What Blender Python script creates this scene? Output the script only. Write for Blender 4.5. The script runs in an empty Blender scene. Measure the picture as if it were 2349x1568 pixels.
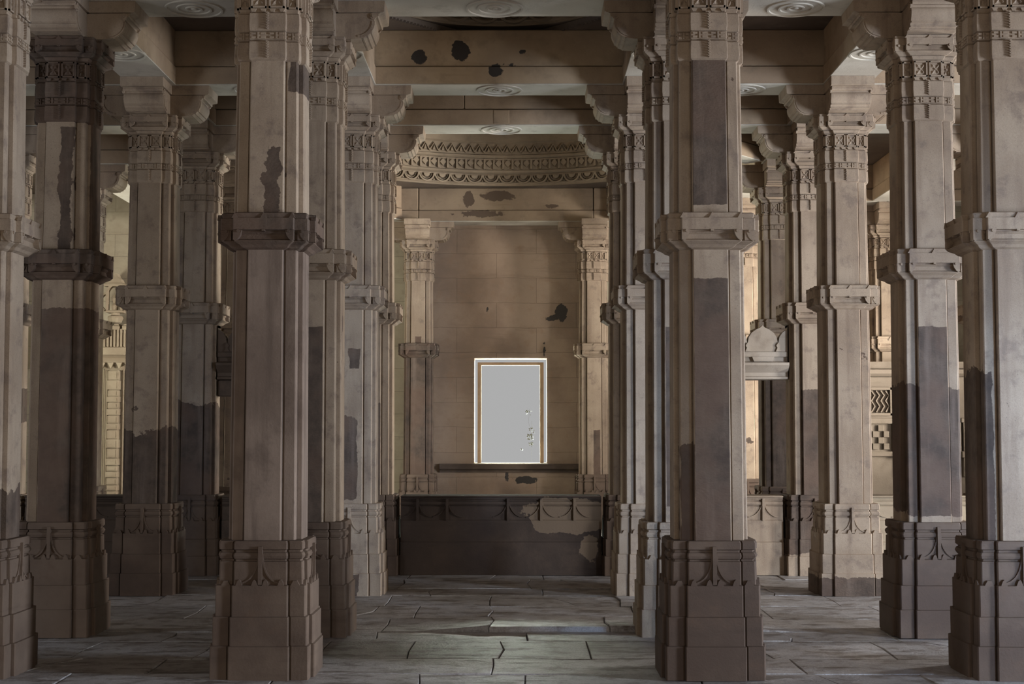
import bpy, math, random
from mathutils import Vector, Matrix
random.seed(7)
S = bpy.context.scene
COL = S.collection
PI = math.pi

# ------------------------------------------------------------------ camera
F_PX = 3262.0
cam_d = bpy.data.cameras.new('camera'); cam_d.sensor_width = 36.0; cam_d.lens = F_PX*36.0/2349.0
cam_d.clip_end = 200
cam = bpy.data.objects.new('camera', cam_d); COL.objects.link(cam)
cam.location = (0, 0, 1.6)
cam.rotation_euler = (PI/2 + math.atan(203/F_PX), 0, math.atan(15.5/F_PX))
S.camera = cam

# ------------------------------------------------------------------ world, light, exposure
S.view_settings.view_transform = 'Standard'; S.view_settings.look = 'None'
S.view_settings.gamma = 1; S.view_settings.use_curve_mapping = False
S.view_settings.exposure = 0.0
S.cycles.max_bounces = 6; S.cycles.diffuse_bounces = 3; S.cycles.glossy_bounces = 2
S.cycles.caustics_reflective = False; S.cycles.caustics_refractive = False
S.cycles.use_adaptive_sampling = True; S.cycles.adaptive_threshold = 0.08
W = bpy.data.worlds.new('overcast_sky'); S.world = W; W.use_nodes = True
bg = W.node_tree.nodes['Background']; bg.inputs[1].default_value = 1.0
_n = W.node_tree.nodes; _l = W.node_tree.links          # hazy white towards the window side, warm dusty court in front
_tc = _n.new('ShaderNodeTexCoord'); _sx = _n.new('ShaderNodeSeparateXYZ'); _mr = _n.new('ShaderNodeMapRange'); _mx = _n.new('ShaderNodeMix')
_mx.data_type = 'RGBA'; _mx.inputs[6].default_value = (0.46, 0.385, 0.30, 1); _mx.inputs[7].default_value = (0.41, 0.41, 0.41, 1)
_mr.inputs['From Min'].default_value = -.3; _mr.inputs['From Max'].default_value = .3
_l.new(_tc.outputs['Generated'], _sx.inputs[0]); _l.new(_sx.outputs[1], _mr.inputs['Value']); _l.new(_mr.outputs[0], _mx.inputs[0]); _l.new(_mx.outputs[2], bg.inputs[0])

def area(name, loc, target, sx, sy, power, color, spread=PI):
    d = bpy.data.lights.new(name, 'AREA'); d.shape = 'RECTANGLE'; d.size = sx; d.size_y = sy
    d.energy = power; d.color = color; d.spread = spread
    o = bpy.data.objects.new(name, d); COL.objects.link(o); o.location = loc
    o.rotation_euler = (Vector(target)-Vector(loc)).to_track_quat('-Z', 'Y').to_euler()
    return o
# daylight through the open arch on the right, front side of the hall
area('daylight_right_arch', (13.5, 4.7, 2.0), (1.0, 12.8, 2.2), 1.5, 4.0, 2000, (0.78, 0.87, 1.0))
# blue sky light from the open court at front right
area('sky_over_front_court', (7.6, 3.0, 1.5), (3.4, 9.4, 1.4), 1.2, 2.4, 26, (0.45, 0.66, 1.0), .5)
# added warm fill lamp behind the camera, brightens the hall from the front
area('added_front_fill', (0.8, -2.4, 1.6), (0.2, 12.0, 4.2), 7.0, 3.0, 165, (1.0, 0.86, 0.70))
# daylight through the next opening on the right, between the second and third rows
area('daylight_right_gallery', (9.2, 12.95, 2.1), (0.0, 12.9, 2.5), 1.0, 2.6, 520, (1.0, 0.97, 0.93))
# daylight through the arch on the left
area('daylight_left_arch', (-9.0, 7.8, 1.8), (-1.0, 11.5, 2.0), 1.2, 2.6, 110, (0.88, 0.93, 1.0))
# bright haze outside the qibla window, above the line of sight
area('daylight_behind_window', (0.0, 27.5, 3.75), (0.0, 22.0, 1.6), 6.0, 1.3, 2800, (0.90, 1.0, 0.86))
# sunlit ground outside the qibla window, below its sill, lighting the soffits of the nave
area('sunlit_ground_outside', (0.0, 26.6, 0.35), (0.0, 21.0, 3.2), 5.0, 1.0, 2600, (0.90, 1.0, 0.88))
# windows left and right of the domed bay
area('daylight_left_window', (-9.2, 19.6, 2.3), (-1.0, 22.0, 3.0), 1.4, 2.4, 220, (1.0, 0.98, 0.82), 2.2)
area('daylight_right_window', (9.2, 18.6, 2.3), (0.5, 20.6, 3.0), 1.4, 2.4, 400, (1.0, 0.94, 0.84), 1.25)

# ------------------------------------------------------------------ materials
class NT:
    def __init__(s, name):
        s.m = bpy.data.materials.new(name); s.m.use_nodes = True
        s.t = s.m.node_tree; s.b = s.t.nodes['Principled BSDF']
    def n(s, typ, **kw):
        nd = s.t.nodes.new(typ)
        for k, v in kw.items():
            if k.startswith('i_'): nd.inputs[int(k[2:])].default_value = v
            else: setattr(nd, k, v)
        return nd
    def l(s, a, b): s.t.links.new(a, b)
    def math(s, op, a, b=None, c=None, clamp=False):
        nd = s.t.nodes.new('ShaderNodeMath'); nd.operation = op; nd.use_clamp = clamp
        for i, v in enumerate((a, b, c)):
            if v is None: continue
            if isinstance(v, (int, float)): nd.inputs[i].default_value = v
            else: s.l(v, nd.inputs[i])
        return nd.outputs[0]
    def noise(s, vec, scale, detail=5, rough=0.6):
        nd = s.n('ShaderNodeTexNoise'); nd.inputs['Scale'].default_value = scale
        nd.inputs['Detail'].default_value = detail; nd.inputs['Roughness'].default_value = rough
        s.l(vec, nd.inputs['Vector']); return nd.outputs['Fac']
    def ramp(s, fac, a, b):
        nd = s.n('ShaderNodeMapRange'); nd.interpolation_type = 'SMOOTHSTEP'
        nd.inputs['From Min'].default_value = a; nd.inputs['From Max'].default_value = b
        s.l(fac, nd.inputs['Value']); return nd.outputs[0]
    def mix(s, fac, a, b, mode='MIX'):
        nd = s.n('ShaderNodeMix', data_type='RGBA', blend_type=mode)
        for sock, v in ((nd.inputs[0], fac), (nd.inputs[6], a), (nd.inputs[7], b)):
            if isinstance(v, (int, float)): sock.default_value = v
            elif isinstance(v, tuple): sock.default_value = (v[0], v[1], v[2], 1)
            else: s.l(v, sock)
        return nd.outputs[2]
    def vscale(s, vec, sc):
        nd = s.n('ShaderNodeMapping'); nd.inputs['Scale'].default_value = sc
        s.l(vec, nd.inputs['Vector']); return nd.outputs[0]
    def coords(s):
        tc = s.n('ShaderNodeTexCoord'); raw = tc.outputs['Object']
        oi = s.n('ShaderNodeObjectInfo')
        k = s.math('MULTIPLY', oi.outputs['Random'], 37.0)
        va = s.n('ShaderNodeVectorMath', operation='ADD'); s.l(raw, va.inputs[0]); s.l(k, va.inputs[1])
        return raw, va.outputs[0], oi.outputs['Random']
    def finish(s, col, height, bump=0.35, rough=0.85, spec=0.25, dist=0.01):
        s.l(col, s.b.inputs['Base Color'])
        if isinstance(rough, (int, float)): s.b.inputs['Roughness'].default_value = rough
        else: s.l(rough, s.b.inputs['Roughness'])
        s.b.inputs['Specular IOR Level'].default_value = spec
        bp = s.n('ShaderNodeBump'); bp.inputs['Strength'].default_value = bump; bp.inputs['Distance'].default_value = dist
        s.l(height, bp.inputs['Height']); s.l(bp.outputs[0], s.b.inputs['Normal'])
        return s.m

PLASTER = (0.395, 0.312, 0.235); PLASTER2 = (0.30, 0.228, 0.168)
BARE = (0.125, 0.092, 0.071); BARE2 = (0.072, 0.053, 0.043)
BROWN = (0.235, 0.168, 0.125); BROWN2 = (0.130, 0.092, 0.070)

def column_material():
    t = NT('weathered_column_stone'); raw, p, rnd = t.coords()
    big = t.noise(p, 1.6, 3); mid = t.noise(p, 7, 4, .65); fine = t.noise(p, 60, 2, .7)
    streak = t.noise(t.vscale(p, (9, 9, .8)), 1.0, 5, .6)
    pl = t.mix(t.ramp(big, .35, .7), PLASTER, PLASTER2)
    pl = t.mix(t.math('MULTIPLY', t.ramp(streak, .47, .75), .65), pl, (0.215, 0.155, 0.115))
    pl = t.mix(t.math('MULTIPLY', t.ramp(t.noise(p, 90, 2, .5), .66, .74), .6), pl, (0.17, 0.13, 0.11))
    pl = t.mix(t.math('MULTIPLY', t.ramp(mid, .50, .72), .7), pl, (0.195, 0.147, 0.12))
    pl = t.mix(.4, pl, t.mix(t.ramp(t.noise(p, 130, 3, .7), .35, .65), (.72, .70, .68), (1.0, 1.0, 1.0)), 'MULTIPLY')
    br = t.mix(t.ramp(mid, .3, .7), BARE, BARE2)
    br = t.mix(t.math('MULTIPLY', t.ramp(streak, .48, .72), .6), br, (0.20, 0.152, 0.122))
    br = t.mix(t.math('MULTIPLY', t.ramp(big, .45, .6), .5), br, (0.150, 0.096, 0.070))
    wob = t.math('SUBTRACT', t.math('ADD', t.math('MULTIPLY', t.noise(p, 3.2, 6, .55), .75), t.math('MULTIPLY', t.noise(p, 16, 3), .25)), .5)
    sx = t.n('ShaderNodeSeparateXYZ'); t.l(raw, sx.inputs[0])
    x, z = sx.outputs[0], sx.outputs[2]
    def patch(nx, nz):
        ax = t.n('ShaderNodeAttribute', attribute_type='OBJECT', attribute_name=nx)
        az = t.n('ShaderNodeAttribute', attribute_type='OBJECT', attribute_name=nz)
        a = t.n('ShaderNodeSeparateXYZ'); t.l(ax.outputs['Vector'], a.inputs[0])
        b = t.n('ShaderNodeSeparateXYZ'); t.l(az.outputs['Vector'], b.inputs[0])
        dz = t.math('MINIMUM', t.math('SUBTRACT', z, b.outputs[0]), t.math('SUBTRACT', b.outputs[1], z))
        dx = t.math('MINIMUM', t.math('SUBTRACT', x, a.outputs[0]), t.math('SUBTRACT', a.outputs[1], x))
        dx = t.math('ADD', dx, t.math('MULTIPLY', wob, a.outputs[2]))
        dz = t.math('ADD', dz, t.math('MULTIPLY', wob, b.outputs[2]))
        d = t.math('MINIMUM', dx, dz)
        return t.ramp(d, .001, .007)
    mask = t.math('MAXIMUM', patch('bare_x', 'bare_z'), patch('bare_x2', 'bare_z2'))
    # lamination of the stone: chance small losses everywhere
    loss = t.ramp(t.noise(p, 2.3, 7, .6), .70, .71)
    mask = t.math('MAXIMUM', mask, loss)
    col = t.mix(mask, pl, br)
    chisel = t.noise(t.vscale(p, (40, 40, 90)), 1.0, 2, .6)
    h = t.math('ADD', t.math('MULTIPLY', fine, .25), t.math('MULTIPLY', mid, .3))
    h = t.math('ADD', h, t.math('MULTIPLY', t.math('MULTIPLY', chisel, mask), .5))
    h = t.math('SUBTRACT', h, t.math('MULTIPLY', mask, .35))
    return t.finish(col, h, .45, .82, .25, .012)

def brown_material(name, a, b, c, course=None, spots=None, scale=1.0, streak=False, spot_col=(0.055, 0.048, 0.044)):
    t = NT(name); raw, p, rnd = t.coords()
    big = t.noise(p, 1.1*scale, 5); mid = t.noise(p, 5*scale, 5, .65); fine = t.noise(p, 55, 2, .7)
    col = t.mix(t.ramp(big, .36, .66), a, b)
    col = t.mix(t.math('MULTIPLY', t.ramp(mid, .5, .75), .6), col, c)
    st = t.noise(t.vscale(p, (11, 11, .7) if streak else (1.2, 1.2, 9)), 1.0, 5, .6)
    col = t.mix(t.math('MULTIPLY', t.ramp(st, .45, .68) if streak else t.ramp(st, .55, .75), .75 if streak else .4), col, (b[0]*.75, b[1]*.75, b[2]*.75))
    h = t.math('ADD', t.math('MULTIPLY', fine, .3), t.math('MULTIPLY', mid, .5))
    if course:
        bt = t.n('ShaderNodeTexBrick'); bt.inputs['Scale'].default_value = 1.0
        bt.inputs['Brick Width'].default_value = course[0]; bt.inputs['Row Height'].default_value = course[1]
        bt.inputs['Mortar Size'].default_value = .006; bt.inputs['Mortar Smooth'].default_value = .3
        bt.inputs['Color1'].default_value = (1, 1, 1, 1); bt.inputs['Color2'].default_value = (.78, .78, .78, 1); bt.inputs['Mortar'].default_value = (.42, .42, .42, 1)
        sx = t.n('ShaderNodeSeparateXYZ'); t.l(raw, sx.inputs[0])
        cx = t.n('ShaderNodeCombineXYZ')
        t.l(t.math('ADD', sx.outputs[0], sx.outputs[1]), cx.inputs[0]); 
        t.l(t.math('ADD', sx.outputs[2], t.math('MULTIPLY', t.noise(raw, 2.0, 3), .05)), cx.inputs[1])
        t.l(cx.outputs[0], bt.inputs['Vector'])
        col = t.mix(.5, col, bt.outputs['Color'], 'MULTIPLY')
        h = t.math('SUBTRACT', h, t.math('MULTIPLY', bt.outputs['Fac'], .8))
    if spots:
        wob = t.math('MULTIPLY', t.math('SUBTRACT', t.noise(raw, 9, 5, .6), .5), .09)
        sx = t.n('ShaderNodeSeparateXYZ'); t.l(raw, sx.inputs[0])
        tot = None
        for (px, pz, rx, rz) in spots:
            dx = t.math('DIVIDE', t.math('SUBTRACT', sx.outputs[0], px), rx)
            dz = t.math('DIVIDE', t.math('SUBTRACT', sx.outputs[2], pz), rz)
            d = t.math('SQRT', t.math('ADD', t.math('MULTIPLY', dx, dx), t.math('MULTIPLY', dz, dz)))
            d = t.math('SUBTRACT', t.math('MULTIPLY', t.math('SUBTRACT', 1.0, d), min(rx, rz)), t.math('MULTIPLY', wob, 1.5))
            m = t.ramp(d, 0, .008)
            tot = m if tot is None else t.math('MAXIMUM', tot, m)
        col = t.mix(tot, col, spot_col)
        h = t.math('SUBTRACT', h, t.math('MULTIPLY', tot, .6))
    return t.finish(col, h, .45, .85, .22, .012)

M_COL = column_material()
M_BEAM = brown_material('brown_beam_stone', (0.37, 0.28, 0.195), (0.275, 0.20, 0.138), (0.19, 0.145, 0.105))
M_BEAM_SPOT = brown_material('spotted_beam_stone', (0.46, 0.35, 0.235), (0.34, 0.25, 0.165), (0.24, 0.185, 0.13),
    spots=[(-.80, 5.32, .085, .065), (-.39, 5.385, .10, .10), (-.03, 5.185, .075, .065), (.24, 5.385, .04, .035), (.12, 5.245, .045, .02), (-.02, 5.41, .018, .014)])
M_BEAM_STAIN = brown_material('stained_beam_stone', (0.33, 0.25, 0.175), (0.25, 0.185, 0.13), (0.19, 0.145, 0.105), spots=[(-.42, 5.17, .38, .06), (-.12, 5.47, .27, .09), (-.62, 5.42, .10, .14), (.75, 5.3, .12, .03)], spot_col=(0.115, 0.082, 0.060))
M_SOFFIT = brown_material('pale_soffit_plaster', (0.52, 0.49, 0.43), (0.44, 0.40, 0.345), (0.31, 0.27, 0.23))
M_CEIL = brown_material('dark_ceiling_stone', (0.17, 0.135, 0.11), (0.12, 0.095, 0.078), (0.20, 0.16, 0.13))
M_DOME = brown_material('carved_dome_stone', (0.32, 0.255, 0.185), (0.24, 0.19, 0.138), (0.165, 0.13, 0.096))
M_WALL = brown_material('wall_block_stone', (0.37, 0.275, 0.205), (0.255, 0.185, 0.138), (0.30, 0.20, 0.135), course=(1.35, .42),
    spots=[(.72, 3.60, .10, .16), (.58, 3.50, .16, .05), (.43, 2.98, .022, .10), (-.53, 3.65, .02, .05), (-.20, .85, .03, .16), (.12, .78, .20, .07)])
M_SIDEWALL = brown_material('pale_wall_stone', (0.42, 0.37, 0.28), (0.32, 0.27, 0.20), (0.24, 0.20, 0.155), course=(1.1, .38))
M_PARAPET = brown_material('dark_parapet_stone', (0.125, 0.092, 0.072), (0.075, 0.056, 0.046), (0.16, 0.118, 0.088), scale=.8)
M_SCREEN = brown_material('pale_screen_stone', (0.42, 0.36, 0.30), (0.34, 0.28, 0.22), (0.20, 0.155, 0.12))
M_LATTICE = brown_material('dull_lattice_stone', (0.17, 0.138, 0.108), (0.13, 0.104, 0.08), (0.10, 0.079, 0.06))
M_CARVED = brown_material('buff_carved_stone', (0.36, 0.30, 0.22), (0.28, 0.22, 0.16), (0.20, 0.155, 0.11))

def floor_material():
    t = NT('worn_floor_flagstone')
    g = t.n('ShaderNodeTexCoord'); p = g.outputs['Object']
    at = t.n('ShaderNodeAttribute', attribute_type='GEOMETRY', attribute_name='slab_tone')
    big = t.noise(p, .9, 5); mid = t.noise(p, 6, 7, .65); fine = t.noise(p, 45, 5, .7)
    lam = t.noise(t.vscale(p, (2.2, 6, 6)), 1.0, 8, .62)
    col = t.mix(t.ramp(big, .35, .65), (0.475, 0.47, 0.49), (0.38, 0.37, 0.375))
    col = t.mix(t.math('MULTIPLY', t.ramp(mid, .46, .66), .75), col, (0.20, 0.17, 0.152))
    col = t.mix(t.math('MULTIPLY', t.ramp(lam, .53, .62), .75), col, (0.12, 0.098, 0.085))
    col = t.mix(.6, col, t.mix(t.ramp(t.noise(p, 70, 4, .7), .35, .65), (.62, .60, .58), (1.05, 1.05, 1.05)), 'MULTIPLY')
    col = t.mix(1.0, col, at.outputs['Color'], 'MULTIPLY')
    h = t.math('ADD', t.math('MULTIPLY', fine, .25), t.math('ADD', t.math('MULTIPLY', mid, .5), t.math('MULTIPLY', lam, .9)))
    r = t.n('ShaderNodeMapRange'); r.inputs['To Min'].default_value = .28; r.inputs['To Max'].default_value = .60
    t.l(mid, r.inputs['Value'])
    return t.finish(col, h, .8, r.outputs[0], .5, .03)
M_FLOOR = floor_material()

M_BASE = brown_material('brown_base_stone', (0.160, 0.116, 0.088), (0.092, 0.064, 0.050), (0.125, 0.083, 0.060))
M_STREAK = brown_material('streaked_shaft_stone', (0.255, 0.195, 0.158), (0.165, 0.122, 0.098), (0.115, 0.085, 0.070), streak=True)
def simple(name, c, rough=.8):
    t = NT(name); raw, p, rnd = t.coords()
    n = t.noise(p, 14, 4)
    return t.finish(t.mix(n, c, (c[0]*.8, c[1]*.8, c[2]*.8)), n, .2, rough, .3, .005)
M_LEAF = simple('pale_grey_leaf', (0.022, 0.024, 0.020))

# ------------------------------------------------------------------ mesh helpers
class MB:
    def __init__(s): s.v = []; s.f = []; s.M = Matrix.Identity(4)
    def add(s, vs, fs):
        o = len(s.v); s.v += [tuple(s.M @ Vector(q)) for q in vs]
        s.f += [tuple(i+o for i in f) for f in fs]
    def box(s, x0, x1, y0, y1, z0, z1, b=0.0):
        if b <= 0:
            s.add([(x0,y0,z0),(x1,y0,z0),(x1,y1,z0),(x0,y1,z0),(x0,y0,z1),(x1,y0,z1),(x1,y1,z1),(x0,y1,z1)],
                  [(0,3,2,1),(4,5,6,7),(0,1,5,4),(1,2,6,5),(2,3,7,6),(3,0,4,7)])
        else:
            def r(i, z):
                return [(x0+i+b,y0+i,z),(x1-i-b,y0+i,z),(x1-i,y0+i+b,z),(x1-i,y1-i-b,z),(x1-i-b,y1-i,z),(x0+i+b,y1-i,z),(x0+i,y1-i-b,z),(x0+i,y0+i+b,z)]
            s.loft([r(b, z0), r(0, z0+b), r(0, z1-b), r(b, z1)])
    def loft(s, rings, cap=True, closed=True):
        n = len(rings[0]); vs = [q for r in rings for q in r]; fs = []
        for k in range(len(rings)-1):
            for i in range(n if closed else n-1):
                j = (i+1) % n
                fs.append((k*n+i, k*n+j, (k+1)*n+j, (k+1)*n+i))
        if cap:
            fs.append(tuple(range(n-1, -1, -1))); fs.append(tuple((len(rings)-1)*n+i for i in range(n)))
        s.add(vs, fs)
    def prism(s, poly, y0, y1):           # polygon in x,z extruded along y
        n = len(poly)
        vs = [(x, y0, z) for x, z in poly] + [(x, y1, z) for x, z in poly]
        fs = [tuple(range(n)), tuple(range(2*n-1, n-1, -1))]
        for i in range(n): j = (i+1) % n; fs.append((i, i+n, j+n, j))
        s.add(vs, fs)
    def cyl(s, c, r, a, half, seg=12):     # axis 'x','y','z'
        rings = []
        for e in (-half, half):
            rr = []
            for i in range(seg):
                t = 2*PI*i/seg; u, w = r*math.cos(t), r*math.sin(t)
                rr.append({'x': (c[0]+e, c[1]+u, c[2]+w), 'y': (c[0]+u, c[1]-e, c[2]+w), 'z': (c[0]+u, c[1]+w, c[2]+e)}[a])
            rings.append(rr)
        s.loft(rings)
    def lathe(s, prof, cx, cy, seg=24, a0=0, a1=2*PI):
        full = abs(a1-a0-2*PI) < 1e-6
        n = seg if full else seg+1
        rings = []
        for (r, z) in prof:
            rings.append([(cx+r*math.cos(a0+(a1-a0)*i/seg), cy+r*math.sin(a0+(a1-a0)*i/seg), z) for i in range(n)])
        s.loft(rings, cap=False, closed=full)
    def ribbon(s, pts, wd, y0, y1):        # strip in x,z of width wd, extruded in y
        L, R = [], []
        for i, (x, z) in enumerate(pts):
            a = pts[max(i-1, 0)]; b = pts[min(i+1, len(pts)-1)]
            dx, dz = b[0]-a[0], b[1]-a[1]; l = math.hypot(dx, dz) or 1
            L.append((x-dz/l*wd/2, z+dx/l*wd/2)); R.append((x+dz/l*wd/2, z-dx/l*wd/2))
        for i in range(len(pts)-1):
            s.prism([L[i], L[i+1], R[i+1], R[i]], y0, y1)
    def mesh(s, name, mat, smooth=None):
        me = bpy.data.meshes.new(name); me.from_pydata(s.v, [], s.f); me.validate()
        import bmesh
        bm = bmesh.new(); bm.from_mesh(me)
        bmesh.ops.recalc_face_normals(bm, faces=bm.faces); bm.to_mesh(me); bm.free()
        me.materials.append(mat)
        if smooth:
            me.polygons.foreach_set('use_smooth', [True]*len(me.polygons))
            me.set_sharp_from_angle(angle=math.radians(smooth))
        return me
def link(name, me, parent=None, loc=None, rz=0):
    o = bpy.data.objects.new(name, me); COL.objects.link(o)
    if parent: o.parent = parent
    if loc: o.location = loc
    if rz: o.rotation_euler = (0, 0, rz)
    return o
def thing(o, label, cat, group=None):
    o['label'] = label; o['category'] = cat; o['kind'] = 'thing'
    if group: o['group'] = group
    return o
def struct(name, me, loc=None):
    o = link(name, me, None, loc); o['kind'] = 'structure'; return o
ROT = [Matrix.Rotation(k*PI/2, 4, 'Z') for k in range(4)]

# ------------------------------------------------------------------ column geometry
def ring(c, q, w, z, b=.007, groove=False):
    r = w-q; out = []
    gw, gd = (.013, .020) if groove else (.0, .0)
    base = [(-c, -w, 1), (c, -w, 1)] + ([(c, -q+gd, 0), (c+gw, -q+gd, 0), (c+gw, -q, 0)] if groove else [(c, -q, 0)]) + [(q, -q, 1)] + ([(q, -c-gw, 0), (q-gd, -c-gw, 0), (q-gd, -c, 0)] if groove else [(q, -c, 0)])
    for k in range(4):
        for (x, y, cv) in base:
            px, py = x, y
            for _ in range(k): px, py = -py, px
            out.append((px, py, cv))
    pts = []
    n = len(out)
    for i, (x, y, cv) in enumerate(out):
        if not cv: pts.append((x, y, z)); continue
        a = out[i-1]; d = out[(i+1) % n]
        for e in (a, d):
            dx, dy = e[0]-x, e[1]-y; l = math.hypot(dx, dy); k = min(b, l*.3)
            pts.append((x+dx/l*k, y+dy/l*k, z))
    return pts

def pedestal_mesh():
    m = MB(); L = [
        (0, .196, .318, .342), (.214, .196, .318, .342), (.218, .189, .305, .329), (.400, .189, .305, .329),
        (.404, .181, .291, .314), (.600, .181, .291, .314), (.606, .172, .271, .294), (.752, .172, .268, .291),
        (.757, .165, .258, .280), (.766, .165, .258, .280), (.772, .172, .268, .291), (.790, .175, .275, .298), (.808, .172, .268, .291),
        (.814, .165, .258, .280), (.826, .165, .258, .280), (.832, .173, .272, .295), (.870, .173, .272, .295), (.885, .168, .266, .289), (.886, .12, .20, .23)]
    m.loft([ring(c, q, w, z, .007, True) for z, c, q, w in L])
    for R in ROT:
        m.M = R
        y = -.291
        m.box(-.013, .013, y-.022, y+.01, .606, .852)
        for sg in (-1, 1):
            pts = [(sg*(.014+.125*(t**1.7)), .80-.185*math.sin(t*PI/2)**.8) for t in [i/9 for i in range(10)]]
            m.ribbon(pts, .010, y-.010, y+.004)
            # notches where the stage below rises into small points
            for cx in (0.035, .135):
                m.prism([(sg*cx-.022, .600), (sg*cx+.022, .600), (sg*cx+.010, .632), (sg*cx, .640), (sg*cx-.010, .632)], -.312, y+.004)
        for sg in (-1, 1):
            yy = -.268
            m.prism([(sg*.225-.03, .600), (sg*.225+.03, .600), (sg*.225+.012, .632), (sg*.225-.012, .632)], -.290, yy+.004)
    return m.mesh('pedestal', M_COL)
def lower_shaft_mesh():
    m = MB(); L = [(.884, .121, .207, .243), (2.80, .117, .201, .236)]
    m.loft([ring(c, q, w, z, .007, True) for z, c, q, w in L]); return m.mesh('lower_shaft', M_COL)
def upper_shaft_mesh():
    m = MB(); L = [(3.01, .117, .200, .235), (4.07, .113, .192, .226)]
    m.loft([ring(c, q, w, z, .007, True) for z, c, q, w in L]); return m.mesh('upper_shaft', M_COL)

def scroll_block(z0, h, k=1.0):
    """abacus-like block: lotus underside, scotia panel with scroll ends, plain fascia, crested lip"""
    m = MB()
    def Z(t): return z0+t*h
    L = [(0, .117, .20, .235), (.05, .150, .228, .262), (.12, .165, .245, .280), (.20, .195*k, .280*k, .315*k), (.215, .195*k, .280*k, .315*k),
         (.225, .185*k, .268*k, .300*k), (.24, .185*k, .268*k, .300*k), (.27, .172*k, .255*k, .284*k), (.40, .170*k, .250*k, .280*k), (.46, .185*k, .268*k, .300*k),
         (.47, .178*k, .262*k, .294*k), (.50, .178*k, .262*k, .294*k), (.51, .200*k, .287*k, .325*k), (.83, .200*k, .287*k, .325*k),
         (.84, .192*k, .277*k, .312*k), (.97, .196*k, .283*k, .32*k), (1.0, .19*k, .27*k, .30*k)]
    m.loft([ring(c, q, w, Z(t), .005) for t, c, q, w in L])
    for R in ROT:
        m.M = R
        w = .325*k; c = .200*k; q = .287*k
        def ear(xe, sg, y):   # scroll-shaped end piece, outer edge at xe, growing inward (sg toward centre)
            wd = .052*k
            pts = [(xe, Z(.504)), (xe, Z(.24))]
            pts += [(xe+sg*wd*(.25), Z(.21)), (xe+sg*wd*.55, Z(.25)), (xe+sg*wd*.85, Z(.34)), (xe+sg*wd*1.0, Z(.44)), (xe+sg*wd*1.08, Z(.504))]
            if sg < 0: pts = pts[::-1]
            m.prism(pts, y, y+.07)
            m.cyl((xe+sg*wd*.62, y-.002, Z(.475)), .010*k, 'y', .006, 10)
        ear(-c+.002, 1, -w+.002); ear(c-.002, -1, -w+.002)
        ear(-q+.004, 1, -q-.001); ear(q-.004, -1, -q-.001)
        # crest cusps on the lip
        for cx in (-c+.012, 0, c-.012):
            m.prism([(cx-.022, Z(.83)), (cx+.022, Z(.83)), (cx+.006, Z(.94)), (cx, Z(.99)), (cx-.006, Z(.94))], -w-.001, -w+.03)
        m.box(-.010, .010, -w-.004, -w+.05, Z(.47), Z(.52))
    m.M = Matrix.Identity(4)
    return m
def mid_band_mesh(): return scroll_block(2.79, .24).mesh('mid_band', M_COL)
def abacus_mesh(): return scroll_block(4.572, .165, .95).mesh('abacus', M_COL)

def capital_mesh():
    m = MB()
    L = [(4.058, .113, .194, .228), (4.066, .122, .206, .242), (4.10, .124, .209, .245), (4.185, .122, .206, .242), (4.195, .113, .194, .228), (4.199, .121, .206, .242),
         (4.248, .121, .206, .242), (4.252, .113, .194, .228), (4.258, .121, .205, .241), (4.30, .124, .209, .245), (4.375, .122, .206, .242), (4.385, .115, .196, .230),
         (4.40, .115, .196, .230), (4.404, .118, .200, .234), (4.545, .118, .200, .234), (4.55, .125, .212, .248), (4.574, .135, .222, .258)]
    m.loft([ring(c, q, w, z, .004) for z, c, q, w in L])
    def flower(cx, cz, hw, hh, y):
        t = .011; d = .016
        for (a, b, c, e) in ((cx-hw, cx+hw, cz+hh-t, cz+hh), (cx-hw, cx+hw, cz-hh, cz-hh+t), (cx-hw, cx-hw+t, cz-hh, cz+hh), (cx+hw-t, cx+hw, cz-hh, cz+hh)):
            m.box(a, b, y-d, y+.002, c, e)
        iw, ih = hw-t, hh-t
        for sx in (-1, 1):
            for sz in (-1, 1):
                # a leaf along each diagonal: four-sided pyramid
                p0 = (cx+sx*.003, y, cz+sz*.003); p1 = (cx+sx*iw*.92, y, cz+sz*ih*.92)
                a = (cx+sx*iw*.72, y, cz+sz*ih*.25); b = (cx+sx*iw*.25, y, cz+sz*ih*.72); ap = (cx+sx*iw*.5, y-.012, cz+sz*ih*.5)
                m.add([p0, a, p1, b, ap], [(0, 1, 4), (1, 2, 4), (2, 3, 4), (3, 0, 4)])
        m.box(cx-.006, cx+.006, y-.011, y+.002, cz-.006, cz+.006)
    def slots(cx, cz, hw, y):
        for k in (-1, 1):
            m.box(cx+k*hw*.62-hw*.3, cx+k*hw*.62+hw*.3, y-.008, y+.002, cz+.006, cz+.019)
            m.box(cx+k*hw*.62-hw*.3, cx+k*hw*.62+hw*.3, y-.008, y+.002, cz-.019, cz-.006)
        m.box(cx-hw*.12, cx+hw*.12, y-.010, y+.002, cz-.022, cz+.022)
    for R in ROT:
        m.M = R
        for cx in (-.059, .059): flower(cx, 4.474, .052, .062, -.234)
        for cx in (-.159, .159): flower(cx, 4.474, .036, .062, -.200)
        for cx in (-.061, .061): slots(cx, 4.224, .050, -.242)
        for cx in (-.164, .164): slots(cx, 4.224, .036, -.206)
        # beaded strip down the middle
        for (za, zb) in ((4.265, 4.385), (4.072, 4.19)):
            k = 7
            for i in range(k):
                z = za+(zb-za)*(i+.5)/k; r = (zb-za)/k*.45
                m.prism([(-.011, z), (0, z-r), (.011, z), (0, z+r)], -.262, -.238)
        # jagged lower edge of the upper tier
        for cx in (-.095, -.03, .03, .095):
            m.prism([(cx-.02, 4.405), (cx+.02, 4.405), (cx+.01, 4.385), (cx-.01, 4.385)][::-1], -.246, -.225)
    return m.mesh('capital', M_COL)

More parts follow.
